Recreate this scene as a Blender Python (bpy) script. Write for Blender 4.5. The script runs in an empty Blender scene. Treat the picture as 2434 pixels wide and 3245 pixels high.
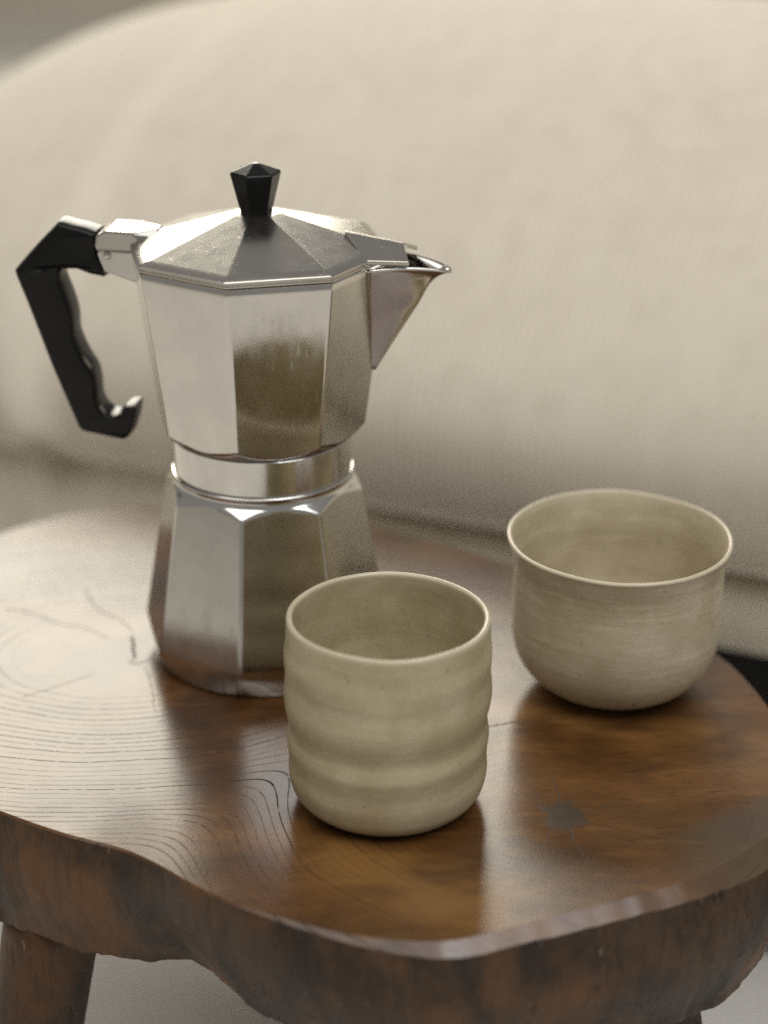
import bpy, bmesh, math, random
import numpy as np
from mathutils import Vector, Matrix, noise as mn
R = math.radians
random.seed(3)
rng = np.random.default_rng(5)
scn = bpy.context.scene
COL = scn.collection

# ------------------------------------------------------------------ camera
cam = bpy.data.cameras.new('camera')
camo = bpy.data.objects.new('camera', cam)
COL.objects.link(camo)
camo.location = (0.04801, -0.74833, 0.38555)
camo.rotation_euler = (R(90 - 23.5), 0, 0)
cam.sensor_fit = 'VERTICAL'
cam.sensor_height = 36.0
cam.lens = 71.6
cam.clip_start = 0.02
cam.clip_end = 60
cam.dof.use_dof = True
cam.dof.focus_distance = 0.735
cam.dof.aperture_fstop = 4.0
cam.dof.aperture_blades = 0
scn.camera = camo

# ------------------------------------------------------------------ world and lamps
w = bpy.data.worlds.new('World')
scn.world = w
w.use_nodes = True
bg = w.node_tree.nodes['Background']
bg.inputs[0].default_value = (1.0, 0.97, 0.93, 1)
bg.inputs[1].default_value = 0.25

def area(name, loc, target, sx, sy, power, col):
    l = bpy.data.lights.new(name, 'AREA')
    l.shape = 'RECTANGLE'; l.size = sx; l.size_y = sy
    l.energy = power; l.color = col
    o = bpy.data.objects.new(name, l)
    COL.objects.link(o)
    o.location = loc
    d = Vector(target) - Vector(loc)
    o.rotation_euler = d.to_track_quat('-Z', 'Y').to_euler()
    return o
# window light coming over the sofa from behind left
area('window_light_back', (-0.30, 2.20, 1.05), (-0.05, 0.0, 0.10), 1.20, 1.36, 36, (1.0, 0.945, 0.80))
# broad soft daylight from the room in front, on the right
area('window_light_front', (0.95, -1.0, 1.95), (0.05, 0.0, 0.0), 1.2, 1.2, 18, (0.95, 0.97, 1.0))
# daylight bounced off the ceiling
area('ceiling_bounce', (-0.3, -0.6, 2.1), (-0.2, 0.0, 0.0), 2.4, 1.8, 28, (1.0, 0.97, 0.93))

scn.view_settings.view_transform = 'Standard'
scn.view_settings.look = 'None'
scn.view_settings.gamma = 1
scn.view_settings.use_curve_mapping = False
scn.view_settings.exposure = 0.0
scn.cycles.use_denoising = False     # keep the fine grain of the photograph
scn.cycles.max_bounces = 6
scn.cycles.sample_clamp_indirect = 3.0

# ------------------------------------------------------------------ helpers
def link(name, me, mat=None, parent=None, smooth=True):
    o = bpy.data.objects.new(name, me)
    COL.objects.link(o)
    if mat: me.materials.append(mat)
    if parent: o.parent = parent
    if smooth:
        for p in me.polygons: p.use_smooth = True
    return o

def mesh(name, v, f, mat=None, parent=None, smooth=True):
    me = bpy.data.meshes.new(name)
    me.from_pydata([tuple(map(float, a)) for a in v], [], f)
    bm = bmesh.new(); bm.from_mesh(me)
    bmesh.ops.recalc_face_normals(bm, faces=bm.faces)
    bm.to_mesh(me); bm.free()
    return link(name, me, mat, parent, smooth)

def rings(name, rs, mat=None, parent=None, cap0=True, cap1=True, smooth=True, closed=True):
    """connect rings (arrays of n points) into a skin"""
    n = len(rs[0]); v = [p for r in rs for p in r]; f = []
    for j in range(len(rs) - 1):
        for i in range(n if closed else n - 1):
            k = (i + 1) % n
            f.append((j*n + i, j*n + k, (j+1)*n + k, (j+1)*n + i))
    if cap0: f.append(tuple(range(n))[::-1])
    if cap1: f.append(tuple((len(rs)-1)*n + i for i in range(n)))
    return mesh(name, v, f, mat, parent, smooth)

def sharp(o, deg=30):
    me = o.data
    bm = bmesh.new(); bm.from_mesh(me)
    for e in bm.edges:
        if len(e.link_faces) == 2 and e.calc_face_angle(0) > R(deg): e.smooth = False
    bm.to_mesh(me); bm.free()

def bevel(o, wd, seg=2, ang=30):
    m = o.modifiers.new('bevel', 'BEVEL'); m.width = wd; m.segments = seg
    m.limit_method = 'ANGLE'; m.angle_limit = R(ang); m.harden_normals = False
    return m

def tag(o, label=None, cat=None, group=None, kind=None):
    if label: o['label'] = label
    if cat: o['category'] = cat
    if group: o['group'] = group
    if kind: o['kind'] = kind
    return o

def empty(name, loc=(0, 0, 0), rz=0):
    o = bpy.data.objects.new(name, None); COL.objects.link(o)
    o.location = loc; o.rotation_euler = (0, 0, rz); o.empty_display_size = 0.02
    return o

def smin(a, b, k):
    h = np.clip(0.5 + 0.5*(b - a)/k, 0, 1)
    return b*(1 - h) + a*h - k*h*(1 - h)

def catmull(P, per=8, closed=True):
    P = np.array(P, float); n = len(P); out = []
    rngi = range(n) if closed else range(n - 1)
    for i in rngi:
        if closed: p0, p1, p2, p3 = P[i-1], P[i], P[(i+1) % n], P[(i+2) % n]
        else: p0, p1, p2, p3 = P[max(i-1, 0)], P[i], P[i+1], P[min(i+2, n-1)]
        for t in np.linspace(0, 1, per, endpoint=False):
            out.append(0.5*((2*p1) + (-p0+p2)*t + (2*p0-5*p1+4*p2-p3)*t*t + (-p0+3*p1-3*p2+p3)*t**3))
    if not closed: out.append(P[-1])
    return np.array(out)

# ------------------------------------------------------------------ material helpers
class NT:
    def __init__(s, name):
        s.m = bpy.data.materials.new(name); s.m.use_nodes = True
        s.t = s.m.node_tree; s.b = s.t.nodes['Principled BSDF']
    def n(s, typ, **kw):
        nd = s.t.nodes.new(typ)
        for k, v in kw.items(): setattr(nd, k, v)
        return nd
    def l(s, a, b): s.t.links.new(a, b)
    def put(s, sock, v):
        if isinstance(v, bpy.types.NodeSocket): s.l(v, sock)
        else: sock.default_value = v
    def math(s, op, a, b=0.0, c=0.0, clamp=False):
        nd = s.n('ShaderNodeMath', operation=op); nd.use_clamp = clamp
        for i, x in enumerate((a, b, c)): s.put(nd.inputs[i], x)
        return nd.outputs[0]
    def vmath(s, op, a, b=(0, 0, 0)):
        nd = s.n('ShaderNodeVectorMath', operation=op)
        s.put(nd.inputs[0], a); s.put(nd.inputs[1], b)
        return nd.outputs['Value'] if op in ('LENGTH', 'DOT_PRODUCT', 'DISTANCE') else nd.outputs[0]
    def obj(s): return s.n('ShaderNodeTexCoord').outputs['Object']
    def mapping(s, v, scale=(1, 1, 1), loc=(0, 0, 0), rot=(0, 0, 0)):
        nd = s.n('ShaderNodeMapping'); s.l(v, nd.inputs[0])
        nd.inputs['Scale'].default_value = scale; nd.inputs['Location'].default_value = loc; nd.inputs['Rotation'].default_value = rot
        return nd.outputs[0]
    def noise(s, v, scale, detail=3, rough=0.55, dist=0.0, out=0):
        nd = s.n('ShaderNodeTexNoise'); s.l(v, nd.inputs['Vector'])
        nd.inputs['Scale'].default_value = scale; nd.inputs['Detail'].default_value = detail
        nd.inputs['Roughness'].default_value = rough; nd.inputs['Distortion'].default_value = dist
        return nd.outputs[out]
    def step(s, v, a, b, lo=0.0, hi=1.0):
        nd = s.n('ShaderNodeMapRange', interpolation_type='SMOOTHSTEP')
        s.put(nd.inputs['Value'], v)
        nd.inputs['From Min'].default_value = a; nd.inputs['From Max'].default_value = b
        nd.inputs['To Min'].default_value = lo; nd.inputs['To Max'].default_value = hi
        return nd.outputs[0]
    def mix(s, f, a, b):
        nd = s.n('ShaderNodeMix', data_type='RGBA')
        s.put(nd.inputs[0], f)
        for i, x in ((6, a), (7, b)):
            if isinstance(x, tuple) and len(x) == 3: x = x + (1,)
            s.put(nd.inputs[i], x)
        return nd.outputs[2]
    def bump(s, h, strength, dist, prev=None):
        nd = s.n('ShaderNodeBump'); s.l(h, nd.inputs['Height'])
        nd.inputs['Strength'].default_value = strength; nd.inputs['Distance'].default_value = dist
        if prev is not None: s.l(prev, nd.inputs['Normal'])
        return nd.outputs[0]
    def set(s, **kw):
        for k, v in kw.items(): s.put(s.b.inputs[k.replace('_', ' ')], v)
        return s.m

# ------------------------------------------------------------------ materials
def mat_aluminium(name, rough=0.2, base=(0.70, 0.675, 0.63), cloudy=0.12, speck=True):
    t = NT(name); co = t.obj()
    cl = t.noise(co, 55, 4, 0.6)
    cl2 = t.noise(t.mapping(co, (1, 1, 0.35)), 160, 3, 0.6)
    c = t.mix(t.step(cl, 0.35, 0.7), tuple(x*0.90 for x in base), base)
    if speck:
        sp = t.step(t.noise(co, 1600, 1, 0.5), 0.74, 0.82)
        c = t.mix(t.math('MULTIPLY', sp, 0.25), c, (0.35, 0.34, 0.32))
    r = t.math('ADD', rough - cloudy/2, t.math('MULTIPLY', t.step(cl2, 0.3, 0.75), cloudy))
    sc = t.step(t.noise(t.mapping(co, (1, 1, 0.06), rot=(0.5, 0.3, 0.2)), 500, 1, 0.5), 0.70, 0.74)
    r = t.math('ADD', r, t.math('MULTIPLY', sc, 0.10))
    nb = t.bump(t.noise(co, 1500, 1, 0.6), 0.03, 0.0002)
    nb = t.bump(t.noise(co, 22, 0, 0.5), 0.02, 0.002, nb)
    return t.set(Base_Color=c, Metallic=1.0, Roughness=r, Normal=nb)

def mat_bakelite():
    t = NT('black_bakelite'); co = t.obj()
    c = t.mix(t.step(t.noise(co, 700, 3, 0.7), 0.6, 0.75), (0.005, 0.005, 0.005), (0.016, 0.016, 0.015))
    r = t.math('ADD', 0.13, t.math('MULTIPLY', t.noise(co, 300, 3, 0.7), 0.16))
    return t.set(Specular_IOR_Level=0.26, Base_Color=c, Roughness=r, Normal=t.bump(t.noise(co, 500, 3, 0.6), 0.06, 0.0004))

def mat_stoneware(name, base, dark, streak, lines):
    t = NT(name); co = t.obj()
    n1 = t.noise(co, 42, 4, 0.6)
    hz = t.noise(t.mapping(co, (1, 1, 9)), 45, 5, 0.65)       # throwing lines, wrap round the cup
    hz2 = t.noise(t.mapping(co, (1, 1, 14)), 90, 4, 0.6)
    c = t.mix(t.step(n1, 0.35, 0.68), dark, base)
    c = t.mix(t.math('MULTIPLY', t.step(hz, 0.48, 0.75), streak), c, tuple(min(1, x*1.35) for x in base))
    c = t.mix(t.math('MULTIPLY', t.step(hz2, 0.55, 0.8), streak*0.8), c, tuple(x*0.78 for x in dark))
    sp = t.step(t.noise(co, 1500, 1, 0.5), 0.64, 0.72)
    c = t.mix(t.math('MULTIPLY', sp, 0.38), c, (0.12, 0.09, 0.045))
    sp2 = t.step(t.noise(co, 420, 1, 0.5), 0.72, 0.76)
    c = t.mix(t.math('MULTIPLY', sp2, 0.35), c, (0.12, 0.085, 0.045))
    # bare, paler clay where the glaze thins on the lip
    at = t.n('ShaderNodeAttribute', attribute_name='lip').outputs['Fac']
    c = t.mix(t.math('MULTIPLY', at, 0.6), c, (0.58, 0.50, 0.37))
    nb = t.bump(hz, lines, 0.0012)
    nb = t.bump(t.noise(co, 900, 3, 0.6), 0.12, 0.0003, nb)
    r = t.math('ADD', 0.36, t.math('MULTIPLY', n1, 0.16))
    r = t.math('SUBTRACT', r, t.math('MULTIPLY', at, 0.12))
    return t.set(Base_Color=c, Roughness=r, Normal=nb, IOR=1.5, Coat_Weight=0.25, Coat_Roughness=0.12)

def mat_wood_top():
    t = NT('walnut_slab_top'); co = t.obj()
    flat = t.vmath('MULTIPLY', co, (1, 1, 0))
    wob = t.noise(flat, 9, 2, 0.5, out=1)
    wob = t.vmath('SUBTRACT', wob, (0.5, 0.5, 0.5))
    wob = t.vmath('MULTIPLY', wob, (0.018, 0.018, 0))
    q = t.vmath('ADD', flat, wob)
    fine = t.vmath('MULTIPLY', t.vmath('SUBTRACT', t.noise(flat, 60, 2, 0.5, out=1), (0.5, 0.5, 0.5)), (0.0012, 0.0012, 0))
    q = t.vmath('ADD', q, fine)
    # two piths: one beside the pot, one by the grey knot on the right
    d1 = t.vmath('LENGTH', t.vmath('MULTIPLY', t.vmath('SUBTRACT', q, (-0.060, -0.008, 0)), (0.72, 1.0, 0)))
    d2 = t.vmath('LENGTH', t.vmath('MULTIPLY', t.vmath('SUBTRACT', q, (0.118, -0.128, 0)), (0.85, 1.1, 0)))
    d = t.math('SMOOTH_MIN', d1, t.math('ADD', d2, 0.012), 0.035)
    # uneven ring widths: narrower outwards
    ph = t.math('MULTIPLY', t.math('POWER', d, 1.35), 540.0)
    ph = t.math('ADD', ph, t.math('MULTIPLY', t.noise(flat, 24, 2, 0.5), 0.6))
    fr = t.math('FRACT', ph)
    tri = t.math('ABSOLUTE', t.math('SUBTRACT', fr, 0.5))            # 0 at ring line
    line = t.step(tri, 0.02, 0.10, 1.0, 0.0)
    dash = t.step(t.noise(q, 230, 2, 0.6), 0.26, 0.54)                # rings break up into pores
    line = t.math('MULTIPLY', line, dash)
    wn = t.n('ShaderNodeTexWhiteNoise', noise_dimensions='1D'); t.l(t.math('FLOOR', ph), wn.inputs['W'])
    line = t.math('MULTIPLY', line, t.step(wn.outputs['Value'], 0.1, 0.9, 0.25, 1.0))
    # finer secondary grain
    ph2 = t.math('FRACT', t.math('MULTIPLY', ph, 3.0))
    l2 = t.step(t.math('ABSOLUTE', t.math('SUBTRACT', ph2, 0.5)), 0.05, 0.3, 1.0, 0.0)
    l2 = t.math('MULTIPLY', l2, t.step(t.noise(q, 120, 1, 0.6), 0.45, 0.7))
    outer = t.step(d, 0.022, 0.060)
    line = t.math('MULTIPLY', line, outer)
    sxx = t.n('ShaderNodeSeparateXYZ'); t.l(flat, sxx.inputs[0])
    near1 = t.math('MAXIMUM', t.step(sxx.outputs[0], 0.035, 0.085, 1.0, 0.12), t.step(sxx.outputs[0], 0.145, 0.18, 0.0, 0.45))
    line = t.math('MULTIPLY', line, near1)
    l2 = t.math('MULTIPLY', l2, t.step(sxx.outputs[0], 0.04, 0.09, 1.0, 0.4))
    broad = t.noise(t.mapping(q, (5, 9, 1)), 2.6, 3, 0.6)
    c = t.mix(t.step(broad, 0.3, 0.72), (0.047, 0.0185, 0.0048), (0.140, 0.057, 0.0130))
    streak = t.noise(t.mapping(q, (14, 60, 1), rot=(0, 0, 0.12)), 2.2, 3, 0.6)
    c = t.mix(t.math('MULTIPLY', t.step(streak, 0.5, 0.75), 0.45), c, (0.19, 0.092, 0.026))
    fg = t.noise(t.mapping(q, (46, 300, 1), rot=(0, 0, 0.10)), 3.0, 2, 0.6)
    c = t.mix(t.math('MULTIPLY', t.step(fg, 0.50, 0.72), 0.5), c, (0.030, 0.012, 0.004))
    # pale sapwood near the front rim
    c = t.mix(t.math('MULTIPLY', t.math('MULTIPLY', t.step(d2, 0.045, 0.075), t.step(d2, 0.075, 0.10, 1, 0)), t.math('MULTIPLY', t.step(broad, 0.4, 0.65), 0.45)), c, (0.27, 0.145, 0.045))
    # grey-brown wedge of heartwood, front right
    sx = t.n('ShaderNodeSeparateXYZ'); t.l(q, sx.inputs[0])
    wl = t.math('SUBTRACT', t.math('MULTIPLY', t.math('SUBTRACT', sx.outputs[0], 0.135), 0.62), t.math('ADD', sx.outputs[1], 0.150))
    wedge = t.math('MULTIPLY', t.step(wl, -0.004, 0.006), t.step(sx.outputs[0], 0.135, 0.170))
    c = t.mix(t.math('MULTIPLY', wedge, 0.75), c, (0.085, 0.060, 0.036))
    c = t.mix(t.math('MULTIPLY', line, 0.85), c, (0.018, 0.010, 0.005))
    c = t.mix(t.math('MULTIPLY', l2, 0.22), c, (0.04, 0.018, 0.008))
    # grey filled knot with its cracks
    k0 = (0.1118, -0.1310)
    kd = t.vmath('LENGTH', t.vmath('MULTIPLY', t.vmath('SUBTRACT', flat, (k0[0], k0[1], 0)), (1.0, 0.75, 0)))
    kn = t.noise(flat, 210, 4, 0.7)
    knot = t.step(t.math('ADD', kd, t.math('MULTIPLY', t.math('SUBTRACT', kn, 0.5), 0.022)), 0.0052, 0.0092, 1.0, 0.0)
    grey = t.math('MULTIPLY', knot, t.step(kn, 0.30, 0.5, 0.55, 1.0))
    c = t.mix(t.math('MULTIPLY', grey, 0.80), c, (0.040, 0.034, 0.028))
    # relief and gloss
    h = t.math('MULTIPLY', line, -1.0)
    h = t.math('ADD', h, t.math('MULTIPLY', l2, -0.25))
    nb = t.bump(h, 0.05, 0.0003)
    nb = t.bump(t.noise(flat, 26, 2, 0.5), 0.05, 0.004, nb)
    nb = t.bump(t.noise(flat, 700, 2, 0.6), 0.05, 0.0004, nb)
    r = t.math('ADD', 0.20, t.math('MULTIPLY', t.noise(flat, 45, 3, 0.6), 0.10))
    r = t.math('ADD', r, t.math('MULTIPLY', line, 0.35))
    r = t.math('ADD', r, t.math('MULTIPLY', grey, 0.2))
    sp = t.math('SUBTRACT', t.math('SUBTRACT', 0.66, t.math('MULTIPLY', line, 0.55)), t.math('MULTIPLY', grey, 0.35))
    return t.set(Base_Color=c, Roughness=r, Normal=nb, Specular_IOR_Level=sp)

def mat_wood_side(name, dark=1.0):
    t = NT(name); co = t.obj()
    a = t.noise(t.mapping(co, (1, 1, 0.45)), 48, 4, 0.65, 0.6)
    b = t.noise(co, 17, 3, 0.6)
    fib = t.noise(t.mapping(co, (1, 1, 0.07)), 520, 2, 0.6)
    pit = t.noise(t.mapping(co, (1, 1, 0.35)), 190, 2, 0.55)
    sc = lambda c: tuple(x*dark for x in c)
    c = t.mix(t.step(a, 0.34, 0.66), sc((0.026, 0.013, 0.006)), sc((0.110, 0.052, 0.019)))
    c = t.mix(t.math('MULTIPLY', t.step(b, 0.50, 0.66), 0.75), c, sc((0.190, 0.078, 0.019)))
    c = t.mix(t.math('MULTIPLY', t.step(b, 0.30, 0.46, 1.0, 0.0), 0.75), c, (0.020, 0.013, 0.009))
    c = t.mix(t.math('MULTIPLY', t.step(fib, 0.5, 0.72), 0.4), c, (0.016, 0.009, 0.005))
    c = t.mix(t.math('MULTIPLY', t.step(pit, 0.66, 0.72), 0.6), c, (0.010, 0.007, 0.005))
    wear = t.math('MULTIPLY', t.step(t.noise(t.mapping(co, (1, 1, 0.3)), 330, 2, 0.6), 0.71, 0.76), 0.4)
    c = t.mix(wear, c, (0.27, 0.22, 0.17))
    h = t.math('ADD', t.math('MULTIPLY', fib, 0.3), t.math('ADD', a, t.math('MULTIPLY', t.step(pit, 0.58, 0.70), -0.8)))
    nb = t.bump(h, 0.40, 0.0014)
    r = t.math('ADD', 0.36, t.math('MULTIPLY', b, 0.25))
    return t.set(Base_Color=c, Roughness=r, Normal=nb, Specular_IOR_Level=0.4)

def mat_fabric():
    t = NT('cream_ribbed_fabric'); co = t.obj()
    sx = t.n('ShaderNodeSeparateXYZ'); t.l(co, sx.inputs[0])
    nz = t.noise(co, 35, 1, 0.6)
    u = t.math('ADD', t.math('MULTIPLY', sx.outputs[0], 2*math.pi/0.0042), t.math('MULTIPLY', nz, 1.6))
    rib = t.math('ADD', t.math('MULTIPLY', t.math('SINE', u), 0.5), 0.5)
    rib = t.math('MULTIPLY', rib, t.step(t.noise(t.mapping(co, (1, 1, 0.3)), 60, 1, 0.5), 0.25, 0.6, 0.35, 1.0))
    fz = t.noise(t.mapping(co, (1, 1, 0.4)), 900, 1, 0.6)
    c = t.mix(t.step(t.noise(t.mapping(co, (3.2, 1, 0.8)), 14, 2, 0.6), 0.3, 0.7), (0.665, 0.60, 0.482), (0.705, 0.64, 0.522))
    c = t.mix(t.math('MULTIPLY', t.math('SUBTRACT', 1.0, rib), 0.60), c, (0.46, 0.405, 0.315))
    c = t.mix(t.math('MULTIPLY', fz, 0.2), c, (0.80, 0.75, 0.65))
    nb = t.bump(t.math('ADD', rib, t.math('MULTIPLY', fz, 0.55)), 0.35, 0.0008)
    return t.set(Base_Color=c, Roughness=0.92, Normal=nb, Specular_IOR_Level=0.15, Sheen_Weight=0.25, Sheen_Roughness=0.5)

def mat_plain(name, col, rough, nscale=20, amt=0.12, bmp=0.05, bd=0.002):
    t = NT(name); co = t.obj()
    n1 = t.noise(co, nscale, 5, 0.6)
    c = t.mix(t.step(n1, 0.3, 0.7), tuple(x*(1-amt) for x in col), tuple(x*(1+amt) for x in col))
    return t.set(Base_Color=c, Roughness=rough, Normal=t.bump(n1, bmp, bd))

M_ALU = mat_aluminium('brushed_cast_aluminium', 0.14, cloudy=0.08)
M_LID = mat_aluminium('matte_cast_aluminium', 0.20, (0.60, 0.575, 0.525), 0.03)
M_POL = mat_aluminium('polished_aluminium', 0.17, (0.74, 0.72, 0.68), 0.06, False)
M_BAK = mat_bakelite()
M_CUP1 = mat_stoneware('olive_stoneware', (0.51, 0.437, 0.283), (0.41, 0.34, 0.20), 0.18, 0.07)
M_CUP2 = mat_stoneware('sand_stoneware', (0.53, 0.463, 0.325), (0.435, 0.37, 0.24), 0.42, 0.14)
M_TOP = mat_wood_top()
M_SIDE = mat_wood_side('dark_bark_edge_wood', 0.74)
M_LEG = mat_wood_side('oiled_leg_wood', 0.5)
M_FAB = mat_fabric()
M_FLOOR = mat_plain('grey_polished_concrete', (0.70, 0.67, 0.615), 0.55, 7, 0.06)
M_WALL = mat_plain('taupe_plaster', (0.68, 0.60, 0.46), 0.9, 12, 0.05)
M_BLACK = mat_plain('gap_shade_and_mark_black', (0.010, 0.010, 0.009), 0.9, 60, 0.2)  # shade of the gap under the sofa, put in as black; also the hinge mark

# ------------------------------------------------------------------ setting: floor, wall
FZ = -0.28
fl = mesh('floor', [(-4, -4, FZ), (4, -4, FZ), (4, 3.2, FZ), (-4, 3.2, FZ)], [(0, 1, 2, 3)], M_FLOOR)
tag(fl, kind='structure')
wl = mesh('wall', [(-4, 3.2, FZ - .01), (4, 3.2, FZ - .01), (4, 3.2, 0.75), (-4, 3.2, 0.75), (-4, 3.3, FZ - .01), (4, 3.3, FZ - .01), (4, 3.3, 0.75), (-4, 3.3, 0.75)],
          [(0, 1, 2, 3), (5, 4, 7, 6), (3, 2, 6, 7), (4, 0, 3, 7), (1, 5, 6, 2)], M_WALL, smooth=False)
tag(wl, kind='structure')

# ------------------------------------------------------------------ sofa
sofa = empty('sofa', (0.0, 0.200, FZ), R(-24))
tag(sofa, 'cream ribbed fabric sofa with rounded back behind the table', 'sofa')
# the backrest is a soft leaning roll: a section (distance behind the seat crease, height) swept along, rounded off at its left end
SEC = [(.130, -.052), (.085, -.044), (.040, -.036), (.012, -.016), (.002, .014), (.005, .042), (.024, .070), (.072, .108), (.140, .144), (.225, .173), (.315, .187), (.390, .176), (.440, .135), (.465, .06), (.470, -.03), (.455, -.06)]
SEC = catmull(SEC, 6, False)
def sweep(name, sec, us, fh, fd, mat, wob, zref, dref):
    rs = []
    for u in us:
        h, d = fh(u), fd(u)
        ring = []
        for dd, z in sec:
            zz = zref + (z - zref)*h
            yy = dref + (dd - dref)*d
            k = mn.noise(Vector((u*6, dd*7, z*7)))*wob
            ring.append((u, yy - k, zz + k*.6 - FZ))
        rs.append(ring)
    n = len(rs[0]); v = [p for r in rs for p in r]; f = []
    for j in range(len(rs) - 1):
        for i in range(n):
            k = (i + 1) % n
            f.append((j*n + i, j*n + k, (j+1)*n + k, (j+1)*n + i))
    f.append(tuple(range(n))); f.append(tuple((len(rs)-1)*n + i for i in range(n)))
    return mesh(name, v, f, mat, sofa)
UL, UR = -0.46, 1.15
def rnd(u, rl, p=2.3):
    e = min(u - UL, UR - u)
    return max(0.02, (1 - max(0, 1 - e/rl)**p)**(1/p))
us = sorted(set([UL + 0.30*(1 - math.cos(x)) for x in np.linspace(0.02, math.pi/2, 26)] + list(np.linspace(UL + .30, UR - .2, 40)) + [UR - .2*(1 - math.cos(x)) for x in np.linspace(0.02, math.pi/2, 16)]))
back = sweep('backrest', SEC, us, lambda u: rnd(u, .46)*(1.0 + .06*max(0, u)), lambda u: 0.35 + 0.65*rnd(u, .36), M_FAB, .006, -.08, .25)
back['label'] = 'plump leaning backrest in ribbed cream fabric'
SEAT = [(.35, -.040), (.17, -.040), (.080, -.040), (.050, -.039), (.038, -.041), (.034, -.047), (.036, -.056), (.046, -.066), (.066, -.073), (.14, -.076), (.30, -.076), (.41, -.066), (.42, -.050)]
SEAT = catmull(SEAT, 5, True)
sst = lambda u: (lambda t: t*t*(3 - 2*t))(min(1, max(0, (0.10 - u)/0.22)))
seat = sweep('seat_cushion', SEAT, us, lambda u: rnd(u, .12)*(1.45 + 3.75*sst(u)), lambda u: rnd(u, .16), M_FAB, .002, -.04, .15)
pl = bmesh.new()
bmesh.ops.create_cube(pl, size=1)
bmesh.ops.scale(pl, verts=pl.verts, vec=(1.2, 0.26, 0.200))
me = bpy.data.meshes.new('gap_shade_plinth'); pl.to_mesh(me); pl.free()
o = link('gap_shade_plinth', me, M_BLACK, sofa, False); o.location = (0.42, 0.21, 0.1005); bevel(o, 0.01)  # painted black to give the dark gap beneath the sofa its shade

# ------------------------------------------------------------------ table
table = empty('side_table', (0.0, 0.0, FZ))
tag(table, 'dark brown live edge wood side table carrying the coffee pot and cups', 'table')
CEN = np.array([0.05, -0.03])
# x, y, chamfer width, thickness, inset of underside
OUT = [(-.088, -.1287, .001, .050, .002), (-.0648, -.1423, .001, .050, .003), (-.0426, -.1525, .001, .050, .007), (-.0289, -.1625, .001, .047, .015),
       (-.0152, -.175, .001, .048, .013), (.0026, -.1875, .0012, .050, .010), (.0318, -.2025, .0022, .054, .010), (.052, -.2085, .0038, .056, .010),
       (.0722, -.2095, .0052, .058, .010), (.098, -.1995, .0054, .060, .010), (.1309, -.1860, .0056, .060, .008), (.156, -.1740, .0062, .060, .006), (.1765, -.1590, .0080, .058, .006),
       (.193, -.138, .0060, .054, .008), (.2005, -.108, .004, .054, .008), (.2005, -.072, .003, .054, .008), (.1965, -.0417, .002, .054, .008), (.1862, -.0082, .002, .054, .008),
       (.167, .020, .002, .054, .008), (.1423, .046, .002, .054, .008), (.1043, .0815, .002, .054, .008), (.048, .120, .002, .054, .008), (-.0026, .1417, .002, .054, .008),
       (-.0693, .1473, .002, .054, .008), (-.1052, .1351, .002, .054, .008), (-.1302, .1147, .002, .054, .008), (-.152, .085, .002, .054, .008), (-.165, .045, .002, .053, .008),
       (-.167, .0, .002, .052, .006), (-.157, -.045, .0015, .052, .004), (-.137, -.085, .001, .052, .003), (-.113, -.112, .001, .051, .002)]
C = catmull(OUT, 16)
P = C[:, :2].copy(); N = len(P)
T = np.roll(P, -1, 0) - np.roll(P, 1, 0); T /= np.linalg.norm(T, axis=1)[:, None]
NO = np.stack([T[:, 1], -T[:, 0]], 1)                                   # outward for counter-clockwise
ch = np.clip(C[:, 2]*.88, .0008, 1); th = C[:, 3]; ins = C[:, 4]
def nz2(x, y, z, s): return mn.noise(Vector((x*s, y*s, z*s)))
def topz(x, y):
    return 0.0009*nz2(x, y, 3.1, 11)*min(1, max(0, (math.hypot(x - .0, y) - .06)/.03))*0.0
inner = P - NO*ch[:, None]
rs = []
for k in np.linspace(0.03, 1, 40):
    q = CEN + (inner - CEN)*k
    rs.append([(x, y, 0.0) for x, y in q])
outer = []
for i in range(N):                                                     # chamfer's lower edge, nicked here and there
    x, y = P[i]
    dz = -ch[i]*0.85 - 0.0005*nz2(x, y, 0, 160)*min(1, ch[i]/.004)
    outer.append((x, y, dz))
rs.append([tuple(CEN + (inner[i] - CEN)*.9975) + (0.0,) for i in range(N)])
rs = rs[:-2] + [rs[-1], rs[-2]]
rs.append(outer)
top = rings('table_top', rs, M_TOP, table, True, False); top.location = (0, 0, -FZ); sharp(top, 22)
# the live edge: a skirt under the top with bark ripples and chips, then the underside
sk = []
NS = 26
for j in range(NS + 1):
    t_ = j/NS; ring = []
    for i in range(N):
        x, y = P[i]; z0 = outer[i][2]; zb = -th[i] + 0.002*nz2(x, y, 5, 40) + 0.0007*nz2(x, y, 9, 220) + 0.0004*nz2(x, y, 4, 600)
        z = z0 + (zb - z0)*t_
        bulge = 0.0035*math.sin(math.pi*min(1, t_*1.1)) - ins[i]*t_**1.7
        r_ = bulge + (0.0020*nz2(x*1, y*1, z*.6, 30) + 0.0005*nz2(x, y, z*.12, 260) - 0.0018*max(0, abs(nz2(x, y, z*.5 + 2, 48)) - .12)*t_ - 0.0009*max(0, nz2(x, y, z*.4, 150))*t_)*min(1, t_*5)
        px, py = P[i] + NO[i]*r_
        ring.append((px, py, z))
    sk.append(ring)
for k in (0.97, 0.9, 0.5, 0.05):
    sk.append([(CEN[0] + (a - CEN[0])*k, CEN[1] + (b - CEN[1])*k, min(c_, -0.045) - (0.0015 if k > .95 else 0.002)) for a, b, c_ in sk[NS]])
edge = rings('live_edge', sk, M_SIDE, table, False, True); edge.location = (0, 0, -FZ - 0.00005)
edge['label'] = 'rough dark live edge of the slab'


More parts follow.
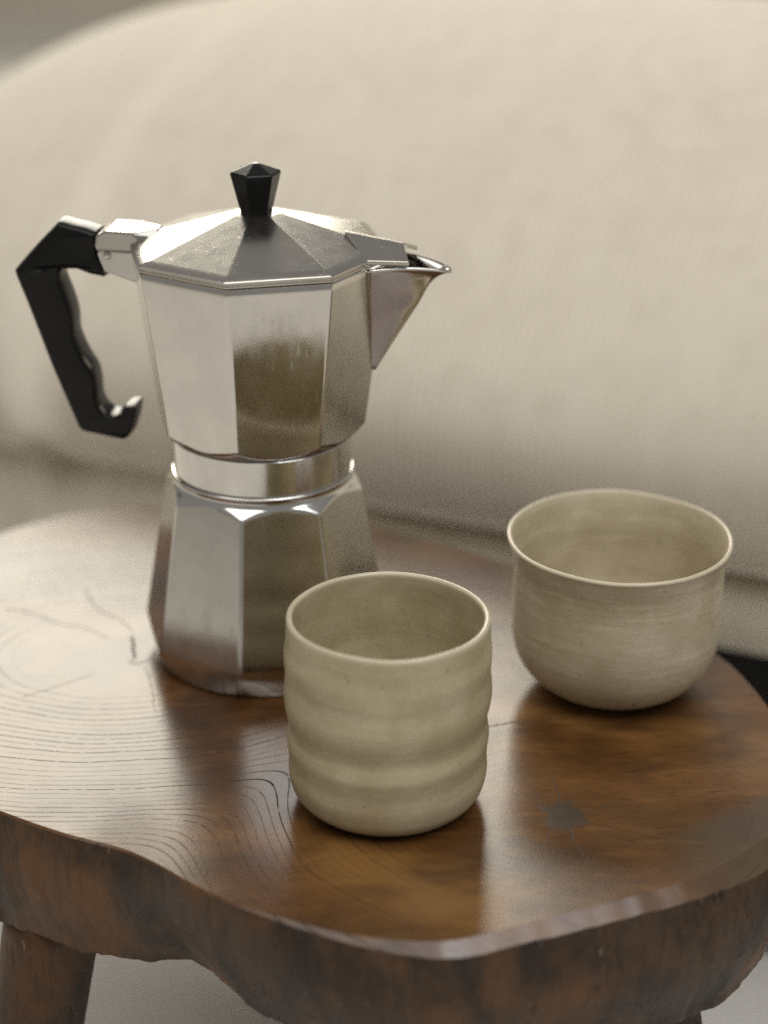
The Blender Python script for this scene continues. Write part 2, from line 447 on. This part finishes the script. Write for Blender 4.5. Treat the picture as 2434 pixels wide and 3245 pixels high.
M_CRACK = mat_plain('dark_crack_brown', (0.040, 0.024, 0.013), 0.7, 300, 0.3)  # dark brown for the cracks and the edge dents
M_GREY = mat_plain('grey_crack_filler', (0.045, 0.038, 0.031), 0.5, 300, 0.3)
def crack(pts, w0, w1, mat, jit=0.0007):
    """a sliver that follows pts (x, y) on the table top, tapering from w0 to w1"""
    if mat is M_GREY: pts = [(x - .0017, y - .0025) for x, y in pts]; w0 *= .75; w1 *= .75
    p = catmull(pts, 14, False); n = len(p); v = []; f = []
    for i in range(n):
        d = p[min(i+1, n-1)] - p[max(i-1, 0)]; d /= np.linalg.norm(d); q = np.array([-d[1], d[0]])
        t_ = i/(n - 1); w_ = 0.6*(w0 + (w1 - w0)*t_)*(0.55 + 0.9*rng.random())*min(1, 8*t_ + .3)
        c_ = p[i] + q*(rng.random() - .5)*jit*2
        for s_ in (-1, 1): v.append((*(c_ + q*s_*w_/2), 0.00003))
        for s_ in (-1, 1): v.append((*(c_ + q*s_*w_/2), -0.0004))
    for i in range(n - 1):
        a = i*4; b = a + 4
        f += [(a, b, b+1, a+1), (a, a+2, b+2, b), (a+1, b+1, b+3, a+3)]
    f += [(0, 1, 3, 2), (4*n-4, 4*n-2, 4*n-1, 4*n-3)]
    return mesh('crack', v, f, mat, top, False)
for pts, a, b in (([(.113, -.122), (.1122, -.110), (.1105, -.098)], .0012, .0004), ([(.108, -.124), (.104, -.114), (.101, -.104)], .0012, .0005), ([(.120, -.126), (.128, -.1225), (.136, -.117)], .0010, .0003),
                  ([(.115, -.134), (.1165, -.148), (.121, -.164)], .0014, .0005), ([(.108, -.134), (.1065, -.142), (.1055, -.151)], .0010, .0004), ([(.106, -.130), (.098, -.1335)], .0012, .0004)):
    crack(pts, a, b, M_GREY)
for pts, a, b in (([(-.0535, -.012), (-.0550, -.003), (-.0568, .008)], .0016, .0022), ([(-.0560, -.0135), (-.0525, -.0155), (-.0490, -.0140), (-.0465, -.0105)], .0012, .0008), ([(-.0565, .012), (-.064, .024), (-.0745, .034), (-.083, .055)], .0005, .0009),
                  ([(-.066, .006), (-.077, .016), (-.088, .020), (-.100, .029), (-.114, .035)], .0005, .0010), ([(-.068, -.024), (-.080, -.034), (-.094, -.044)], .0003, .0006),
                  ([(-.049, -.018), (-.0445, -.034), (-.041, -.055)], .0005, .0003), ([(.086, -.068), (.100, -.0635), (.118, -.061)], .0012, .0004), ([(.096, -.063), (.104, -.066), (.112, -.066)], .0008, .0003),
                  ([(.118, -.1330), (.127, -.139), (.137, -.1425)], .0006, .0003)):
    crack(pts, a, b, M_CRACK, .0004)

# dents along the worn front arris
def dent(x, y, z, a, rx, ry, rz):
    rs = []
    for j in range(1, 8):
        la = -math.pi/2 + math.pi*j/8
        rs.append([(rx*math.cos(la)*math.cos(q)*(1 + .2*math.sin(3*q)), ry*math.cos(la)*math.sin(q), rz*math.sin(la)) for q in np.linspace(0, 2*math.pi, 14, endpoint=False)])
    o = rings('dent', rs, M_CRACK, edge); o.location = (x, y, z); o.rotation_euler = (0.2, 0, a)
for x, y, z, a, rx, ry, rz in ((.1590, -.1725, -.0072, .55, .0012, .0012, .0040), (.1618, -.1708, -.0066, .6, .0011, .0012, .0036), (.1540, -.1753, -.0062, .5, .0016, .0012, .0018),
                               (.0750, -.2085, -.0095, .4, .0016, .0013, .0055), (.0985, -.1992, -.0062, .4, .0017, .0011, .0016)):
    dent(x, y, z, a, rx, ry, rz)

def leg(x, y, tx, ty, r0, r1, r2):
    rs = []
    for j in range(25):
        t_ = j/24
        z = -0.048 + (FZ + 0.048)*t_
        r = r0 + (r1 - r0)*math.sin(math.pi*min(1, t_*1.25)/2) if t_ < .8 else r1 + (r2 - r1)*((t_ - .8)/.2)
        cx = x + (tx - x)*t_; cy = y + (ty - y)*t_
        ring = []
        for i in range(40):
            a = 2*math.pi*i/40
            rr = r*(1 + .05*nz2(math.cos(a), math.sin(a), z*6, 1.3))
            ring.append((cx + rr*math.cos(a), cy + rr*math.sin(a), z - FZ))
        rs.append(ring)
    return rings('leg', rs, M_LEG, table)
leg(-.074, -.112, -.114, -.140, .0185, .0165, .014)
leg(.143, -.118, .185, -.148, .0168, .0150, .013)
leg(.045, .090, .045, .115, .0168, .0150, .013)

# ------------------------------------------------------------------ moka pot
PHI = R(-9.7)
pot = empty('moka_pot', (0, 0, 0), PHI)
tag(pot, 'octagonal aluminium stovetop moka pot with black handle and knob', 'coffee pot')
PHB = R(0.7)                                                           # boiler is screwed on a touch further round
def oct_r(a, ap, fil):
    """radius of an octagon with apothem ap, corners at 0,45.. degrees rounded by fil"""
    a = (a + math.pi/8) % (math.pi/4) - math.pi/8                       # 0 at a corner
    b = math.pi/8 - abs(a)                                              # angle from facet middle
    Rv = ap/math.cos(math.pi/8)
    tl = fil*math.tan(math.pi/8)                                        # tangent length
    half = ap*math.tan(math.pi/8)
    y = ap*math.tan(b)
    if y < half - tl: return ap/math.cos(b)
    cx = Rv - fil/math.cos(math.pi/8)                                   # fillet centre on the corner ray
    s = abs(a)
    return cx*math.cos(s) + math.sqrt(max(0, fil*fil - (cx*math.sin(s))**2))
def angs():
    o = []
    for k in range(8):
        base = k*math.pi/4
        for d in (-.30, -.22, -.14, -.09, -.06, -.04, -.025, -.0125, 0, .0125, .025, .04, .06, .09, .14, .22, .30):
            o.append(base + d)
        o.append(base + math.pi/8)
    return sorted(x % (2*math.pi) for x in o)
AN = angs()
def ring_at(fr, z, ph=0.0):
    return [(fr(a)*math.cos(a + ph), fr(a)*math.sin(a + ph), z) for a in AN]

# --- upper chamber: facets cut below by a cone
def body_ap(z): return 0.0379 + (0.04675 - 0.0379)*(z - 0.0985)/(0.168 - 0.0985)
def body_cone(z): return 0.0372 + (z - 0.0972)*1.02
rs = []
zs = [0.0964] + list(np.linspace(0.0972, 0.1045, 34)) + list(np.linspace(0.1055, 0.1668, 26)) + [0.1678]
for z in zs:
    def fr(a, z=z):
        r = oct_r(a, body_ap(z), 0.0016)
        r = float(smin(r, body_cone(z), 0.0007))
        if z < 0.097: r = 0.0362
        if z > 0.1672: r -= 0.0007
        return r
    rs.append(ring_at(fr, z))
for dr, z in ((0.0022, 0.1675), (0.0030, 0.160), (0.0030, 0.110)):
    rs.append(ring_at(lambda a: oct_r(a, body_ap(min(z, .168)) - dr, 0.0016), z))
body = rings('upper_chamber', rs, M_ALU, pot, False, True); sharp(body, 50)
body['label'] = 'faceted aluminium upper chamber'

# spout: keel sweeps up from the corner edge to a drooping lip
def bez(p, t):
    p = [np.array(q, float) for q in p]
    return (1-t)**3*p[0] + 3*(1-t)**2*t*p[1] + 3*(1-t)*t*t*p[2] + t**3*p[3]
keel = [(bez([(.0449, .1235), (.0510, .1340), (.0560, .1420), (.0618, .1515)], t)) for t in np.linspace(0, 1, 14)] + \
       [(bez([(.0618, .1515), (.0645, .1558), (.0656, .1628), (.0745, .1640)], t)) for t in np.linspace(0.08, 1, 14)]
keel = np.array(keel); nk = len(keel)
v = []; f = []; NC = 24
for j in range(nk):
    q = j/(nk - 1)
    ks, kz = keel[j]
    az = .1235 + (.1668 - .1235)*min(1, q*1.02)
    wd = 0.0145*q**0.9
    As = body_ap(az)/math.cos(math.pi/8) - wd*math.tan(math.pi/8) - 0.0006
    for i in range(NC + 1):
        u = -1 + 2*i/NC; au = abs(u)
        rnd = math.sqrt(au*au + 0.012) / math.sqrt(1.012)
        s = As + (ks - As)*(1 - rnd)/(1 - math.sqrt(.012/1.012))
        # fuller lip towards the top
        fl_ = q**6*0.35
        lat = wd*(u*(1 - fl_) + math.copysign(au**0.55, u)*fl_) if au > 0 else 0.0
        lift = 0.0022*q**4*math.sin(math.pi*min(1, (1-au)*1.0))*0.6
        z = az + (kz - az)*(1 - au)**1.25 + lift
        v.append((s, lat, z))
for j in range(nk - 1):
    for i in range(NC):
        a = j*(NC+1) + i
        f.append((a, a+1, a+NC+2, a+NC+1))
sp = mesh('spout', v, f, M_ALU, pot)
so = sp.modifiers.new('wall', 'SOLIDIFY'); so.thickness = 0.0011; so.offset = 0

# --- lid
LZ = 0.1682
def lid_oct(ap, z): return ring_at(lambda a: oct_r(a, ap, 0.0009), z)
A0 = 0.04665
rs = [lid_oct(A0 - .002, LZ), lid_oct(A0 + .0002, LZ), lid_oct(A0 + .0006, LZ + .0005), lid_oct(A0 + .0006, LZ + .0009), lid_oct(A0 + .0001, LZ + .0012),
      lid_oct(A0 + .0001, LZ + .0015), lid_oct(A0 + .0005, LZ + .0018), lid_oct(A0 + .0005, LZ + .0025), lid_oct(A0 - .0002, LZ + .0031)]
for k in np.linspace(0.0, 1, 12)[1:]:
    ap = (A0 - .0002)*(1 - k) + 0.0055*k
    rs.append(lid_oct(ap, LZ + .0031 + k*0.0132))
lid = rings('lid', rs, M_LID, pot, True, True); sharp(lid, 35)
lid['label'] = 'low faceted pyramid lid'
# flap of the lid that covers the spout: ridge with two slopes and a notched end
def slab(name, top_, faces, thick, mat, parent):
    n = len(top_)
    v = list(top_) + [(x, y, z - thick) for x, y, z in top_]
    fs = [tuple(q) for q in faces] + [tuple(n + i for i in q[::-1]) for q in faces]
    cnt = {}
    for q in faces:
        for i in range(len(q)):
            e = (q[i], q[(i+1) % len(q)])
            cnt[tuple(sorted(e))] = cnt.get(tuple(sorted(e)), []) + [e]
    for es in cnt.values():
        if len(es) == 1:
            a, b = es[0]; fs.append((a, b, n + b, n + a))
    return mesh(name, v, fs, mat, parent, False)
flap = slab('spout_cover', [(.0335, 0, .1778), (.0560, 0, .1742), (.0600, -.0105, .1698), (.0440, -.0150, .1708), (.0600, .0105, .1700), (.0440, .0150, .1710)],
            [(0, 3, 2, 1), (0, 1, 4, 5)], 0.0016, M_LID, lid)
bevel(flap, 0.0004, 2, 25)

# knob: faceted, flared, with a low pyramid top
rs = []
kn = lambda r, z: [(r*math.cos(R(60*i + 22)), r*math.sin(R(60*i + 22)), z) for i in range(6)]
rs = [kn(.0058, .1815), kn(.0061, .1835), kn(.0098, .1985), kn(.0094, .1991), kn(.0012, .2022)]
knob = rings('lid_knob', rs, M_BAK, lid, True, True, False); bevel(knob, 0.00035, 2, 15)

# --- hinge and handle (local -x is the handle side)
def plate(name, poly, w0, w1, mat, parent, bv=0.0006, seg=2, smooth=False):
    """poly: (s, z) on the handle side, extruded across from w0 to w1"""
    n = len(poly)
    v = [(-s, w0, z) for s, z in poly] + [(-s, w1, z) for s, z in poly]
    f = [tuple(range(n)), tuple(range(2*n - 1, n - 1, -1))] + [(i, (i+1) % n, n + (i+1) % n, n + i) for i in range(n)]
    o = mesh(name, v, f, mat, parent, smooth)
    bevel(o, bv, seg, 40)
    return o
# lug cast on the chamber
lug = plate('hinge_lug', [(.0440, .1672), (.0608, .1674), (.0612, .1660), (.0602, .1630), (.0587, .1590), (.0464, .1552), (.0440, .1530)], -.0068, .0068, M_ALU, pot)
# cap of the lid that folds over the lug
cap = plate('hinge_cap', [(.0435, .1698), (.0455, .1677), (.0608, .1677), (.0614, .1700), (.0608, .1738), (.0595, .1742), (.0570, .1756), (.0462, .1754), (.0440, .1735)], -.0088, .0088, M_LID, lid, 0.0008)
# pointed tongue of the cap lying on the lid ridge
ton = mesh('hinge_tongue', [(-.0460, -.0086, .1752), (-.0460, .0086, .1752), (-.0385, .0035, .1756), (-.0385, -.0020, .1756), (-.0460, -.0086, .1690), (-.0460, .0086, .1690), (-.0350, .0035, .1720), (-.0350, -.0020, .1720)],
           [(0, 1, 2, 3), (7, 6, 5, 4), (0, 3, 7, 4), (1, 5, 6, 2), (2, 6, 7, 3), (0, 4, 5, 1)], M_LID, cap, False)
bevel(ton, 0.0006)
pin = rings('hinge_pin', [[(-.0572 + r*math.cos(a), y, .1655 + r*math.sin(a)) for a in np.linspace(0, 2*math.pi, 24, endpoint=False)] for r, y in ((.0012, .0076), (.0016, .0074), (.0016, -.0070), (.0011, -.0075))], M_ALU, lug)
nick = plate('hinge_mark', [(0, 0), (.0009, .0), (.0009, .0002), (0, .0002)], -.0015, .0015, M_BLACK, cap, .00005)  # small black mark on top of the hinge cap
nick.location = (-.0515, .0012, .17545); nick.rotation_euler = (0, 0, R(55))

HP = [(.0763, .1777), (.086, .1680), (.0950, .1582), (.0952, .1557), (.0912, .1441), (.0868, .1304), (.0823, .1167), (.0748, .0965), (.0722, .0923), (.0640, .0909), (.0552, .0898), (.0526, .0915),
      (.0502, .0982), (.0493, .1034), (.0500, .1046), (.0544, .1040), (.0563, .1008), (.0600, .1000), (.0634, .1028), (.0649, .1071), (.0650, .1130), (.0662, .1183), (.0690, .1231), (.0714, .1285), (.0727, .1331), (.0727, .1386),
      (.0735, .1440), (.0756, .1508), (.0770, .1550), (.0764, .1580), (.0738, .1594), (.0709, .1590), (.0645, .1569), (.0592, .1564), (.0592, .1618), (.0612, .1655), (.0612, .1740), (.0665, .1756), (.0715, .1766)]
corner = {0, 2, 7, 10, 13, 33, 36}
hp = []
nH = len(HP)
for i in range(nH):
    p0, p1, p2, p3 = [np.array(HP[(i + k) % nH]) for k in (-1, 0, 1, 2)]
    if i in corner: p0 = p1
    if (i + 1) % nH in corner: p3 = p2
    for t in np.linspace(0, 1, 4, endpoint=False):
        hp.append(tuple(0.5*((2*p1) + (-p0+p2)*t + (2*p0-5*p1+4*p2-p3)*t*t + (-p0+3*p1-3*p2+p3)*t**3)))
hp = np.array(hp)
tg = np.roll(hp, -1, 0) - np.roll(hp, 1, 0); tg /= np.linalg.norm(tg, axis=1)[:, None]
nr = np.stack([tg[:, 1], -tg[:, 0]], 1)
if sum(hp[:, 0]*np.roll(hp[:, 1], -1) - np.roll(hp[:, 0], -1)*hp[:, 1]) < 0: nr = -nr
for _ in range(3): nr = (np.roll(nr, 1, 0) + 2*nr + np.roll(nr, -1, 0))/4
rs = []
HW = 0.0068
INS = np.array([0.0010 if (9*4 <= i <= 17*4 and hp[i][1] < .105 and hp[i][0] < .062) else 0.0021 for i in range(len(hp))])
for _ in range(6): INS = (np.roll(INS, 1) + INS + np.roll(INS, -1))/3
for k in np.linspace(-1, 1, 17):
    q = math.sin(k*math.pi/2)
    ins_ = 1 - max(0, 1 - abs(q)**2.6)**(1/2.6)
    rs.append([(-s_, HW*q, z_) for s_, z_ in hp - nr*(ins_*INS)[:, None]])
from mathutils.geometry import tessellate_polygon
nh = len(hp); v = [p for r_ in rs for p in r_]; f = []
for j in range(len(rs) - 1):
    for i in range(nh):
        k = (i + 1) % nh
        f.append((j*nh + i, j*nh + k, (j+1)*nh + k, (j+1)*nh + i))
for tri in tessellate_polygon([[Vector((a_, b_, 0)) for a_, b_ in hp]]):
    f.append(tuple(tri)); f.append(tuple((len(rs) - 1)*nh + i for i in reversed(tri)))
handle = mesh('handle', v, f, M_BAK, pot)
handle['label'] = 'black angular handle with finger grooves and a hooked end'

# --- collar
cr = lambda r, z: [(r*math.cos(a), r*math.sin(a), z) for a in np.linspace(0, 2*math.pi, 120, endpoint=False)]
collar = rings('collar', [cr(r, z) for r, z in ((.0330, .0800), (.0344, .0800), (.0346, .0812), (.0346, .0816), (.0352, .0818), (.0357, .0955), (.0355, .0958), (.0350, .0966), (.030, .0968))], M_POL, pot)
sharp(collar, 35)

# --- boiler: flared octagon, cone-cut shoulder with a polished concave ring
rs = []
def boil_ap(z): return 0.0369 + (0.0472 - 0.0369)*((0.0730 - z)/(0.0730 - 0.011))**1.0
def boil_cone(z): return 0.0399 + (0.0730 - z)*1.0
zs = [(0.0, .0440), (0.0003, .0447), (0.0012, .0453), (0.0028, None), (0.005, None), (0.0075, None), (0.011, None)] + [(z, None) for z in np.linspace(0.014, 0.066, 20)] + [(z, None) for z in np.linspace(0.067, 0.0764, 48)]
for z, rr in zs:
    def fr(a, z=z, rr=rr):
        ap = boil_ap(max(z, .011)) - (0.0030*((.011 - z)/.011)**2 if z < .011 else 0)
        
        r = oct_r(a, ap, 0.0022)
        if z < .013:
            k = ((.013 - z)/.013)**1.6
            r = r*(1 - k) + (.0455 if rr is None else rr)*k
        return float(smin(r, boil_cone(z), 0.0006))
    rs.append(ring_at(fr, z, PHB))
n0 = len(rs)
for r, z in ((.0361, .0769), (.0358, .0775), (.0356, .0783), (.03565, .0791), (.0360, .0798), (.0361, .0803), (.0359, .0807), (.0356, .0808), (.034, .0808)):
    rs.append(ring_at(lambda a: r, z, PHB))
boil = rings('boiler', rs, M_ALU, pot, True, True); sharp(boil, 50)
boil.data.materials.append(M_POL)
nA = len(AN)
for p in boil.data.polygons:                                           # the turned shoulder is polished brighter
    zc = p.center.z; rc = math.hypot(p.center.x, p.center.y)
    if zc > .066 and rc > boil_cone(zc) - 0.0006 or zc > .0764: p.material_index = 1
boil['label'] = 'flared octagonal water chamber'

# ------------------------------------------------------------------ cups
def cup(name, loc, prof_out, prof_in, mat, wob, spiral, tilt, seed):
    """profiles: lists of (z, r); outside from base up to the lip, inside from the lip down"""
    NA = 144
    def dens(p, m):
        return catmull(p, m, False)
    po = dens(prof_out, 8); pi = dens(prof_in, 6)
    H = po[-1][0]
    # lip arc between both
    pts = [(z, r, 0.0) for z, r in po]
    r_o = po[-1][1]; r_i = pi[0][1]; rc = (r_o + r_i)/2; rad = (r_o - r_i)/2
    for a in np.linspace(0, math.pi, 9)[1:-1]:
        pts.append((H + rad*1.1*math.sin(a), rc + rad*math.cos(a), 1.0))
    pts += [(z, r, 0.0) for z, r in pi]
    v = []; lip = []
    for z, r, L in pts:
        for i in range(NA):
            a = 2*math.pi*i/NA
            k = min(1, max(0, z/H))
            zz = z + spiral*math.sin(a + seed)*math.sin(math.pi*k)
            rr = r*(1 + wob*mn.noise(Vector((math.cos(a)*1.2 + seed, math.sin(a)*1.2, z*60)))*(0.3 + k) + wob*.6*math.cos(2*a + seed)*k)
            zz += tilt*k*math.cos(a + seed*2)*r + 0.0005*mn.noise(Vector((math.cos(a)*1.6, math.sin(a)*1.6, seed)))*k
            v.append((rr*math.cos(a), rr*math.sin(a), zz)); lip.append(max(L, max(0, 1 - abs(z - H)/.0012)*0.8))
    n = NA; f = []
    for j in range(len(pts) - 1):
        for i in range(n):
            k = (i+1) % n
            f.append((j*n + i, j*n + k, (j+1)*n + k, (j+1)*n + i))
    f.append(tuple(range(n))[::-1]); f.append(tuple((len(pts)-1)*n + i for i in range(n)))
    o = mesh(name, v, f, mat)
    at = o.data.attributes.new('lip', 'FLOAT', 'POINT')
    at.data.foreach_set('value', lip)
    o.location = loc
    return o

fo = [(0.0, .0240), (.0006, .0268), (.0026, .0308), (.0060, .0337), (.0098, .0349), (.0130, .0353), (.0158, .0352), (.0188, .0351), (.0220, .0354), (.0255, .0358), (.0285, .0354), (.0310, .03495), (.0338, .0351),
      (.0385, .0360), (.0425, .0363), (.0462, .0361), (.0500, .0359), (.0535, .0361), (.0572, .0361), (.0615, .0355), (.0660, .0353), (.0690, .0352)]
fi = [(.0690, .0330), (.060, .0332), (.052, .0331), (.043, .0334), (.034, .0327), (.026, .0330), (.018, .0322), (.011, .0300), (.0065, .0250), (.0050, .015), (.0048, .004)]
KZ = 0.0715/0.0690
fo = [(z*KZ, r) for z, r in fo]; fi = [(z*KZ, r) for z, r in fi]
c1 = cup('ribbed_cup', (0.0494, -0.1175, 0.0), fo, fi, M_CUP1, 0.012, 0.0016, 0.0, 0.6)
tag(c1, 'olive beige stoneware cup with wavy ridged sides in front of the pot', 'cup')
bo = [(0.0, .0190), (.0006, .0212), (.0028, .0262), (.0068, .0318), (.0115, .0358), (.0170, .0384), (.0235, .0397), (.0310, .0401), (.0390, .0400), (.0460, .0399), (.0520, .0402), (.0570, .0412), (.0605, .0421), (.0622, .0427)]
bi = [(.0622, .0409), (.0600, .0402), (.056, .0394), (.050, .0383), (.040, .0380), (.028, .0379), (.018, .0360), (.011, .0318), (.0065, .0245), (.0050, .015), (.0048, .004)]
bo = [(z*1.03, r*1.02) for z, r in bo]; bi = [(z*1.03, r*1.02) for z, r in bi]
c2 = cup('flared_cup', (0.1388, -0.0330, 0.0), bo, bi, M_CUP2, 0.008, 0.0006, 0.012, 2.2)
tag(c2, 'sand coloured rounded stoneware cup with flared rim, right of the ridged cup', 'cup')
# small iron spot in the glaze
rs = []
for j in range(1, 6):
    la = -math.pi/2 + math.pi*j/6
    rs.append([(.0005*math.cos(la)*math.cos(q), .0004*math.sin(la), .0013*math.cos(la)*math.sin(q)) for q in np.linspace(0, 2*math.pi, 12, endpoint=False)])
spot = rings('iron_spot', rs, mat_plain('iron_speck', (0.10, 0.065, 0.03), 0.5, 400, 0.2), c2)
zb = 0.0103; rb = float(np.interp(zb, [z for z, r in bo], [r for z, r in bo]))
ab = R(-83)
spot.location = (rb*math.cos(ab), rb*math.sin(ab), zb); spot.rotation_euler = (R(-32), 0, ab + math.pi/2)
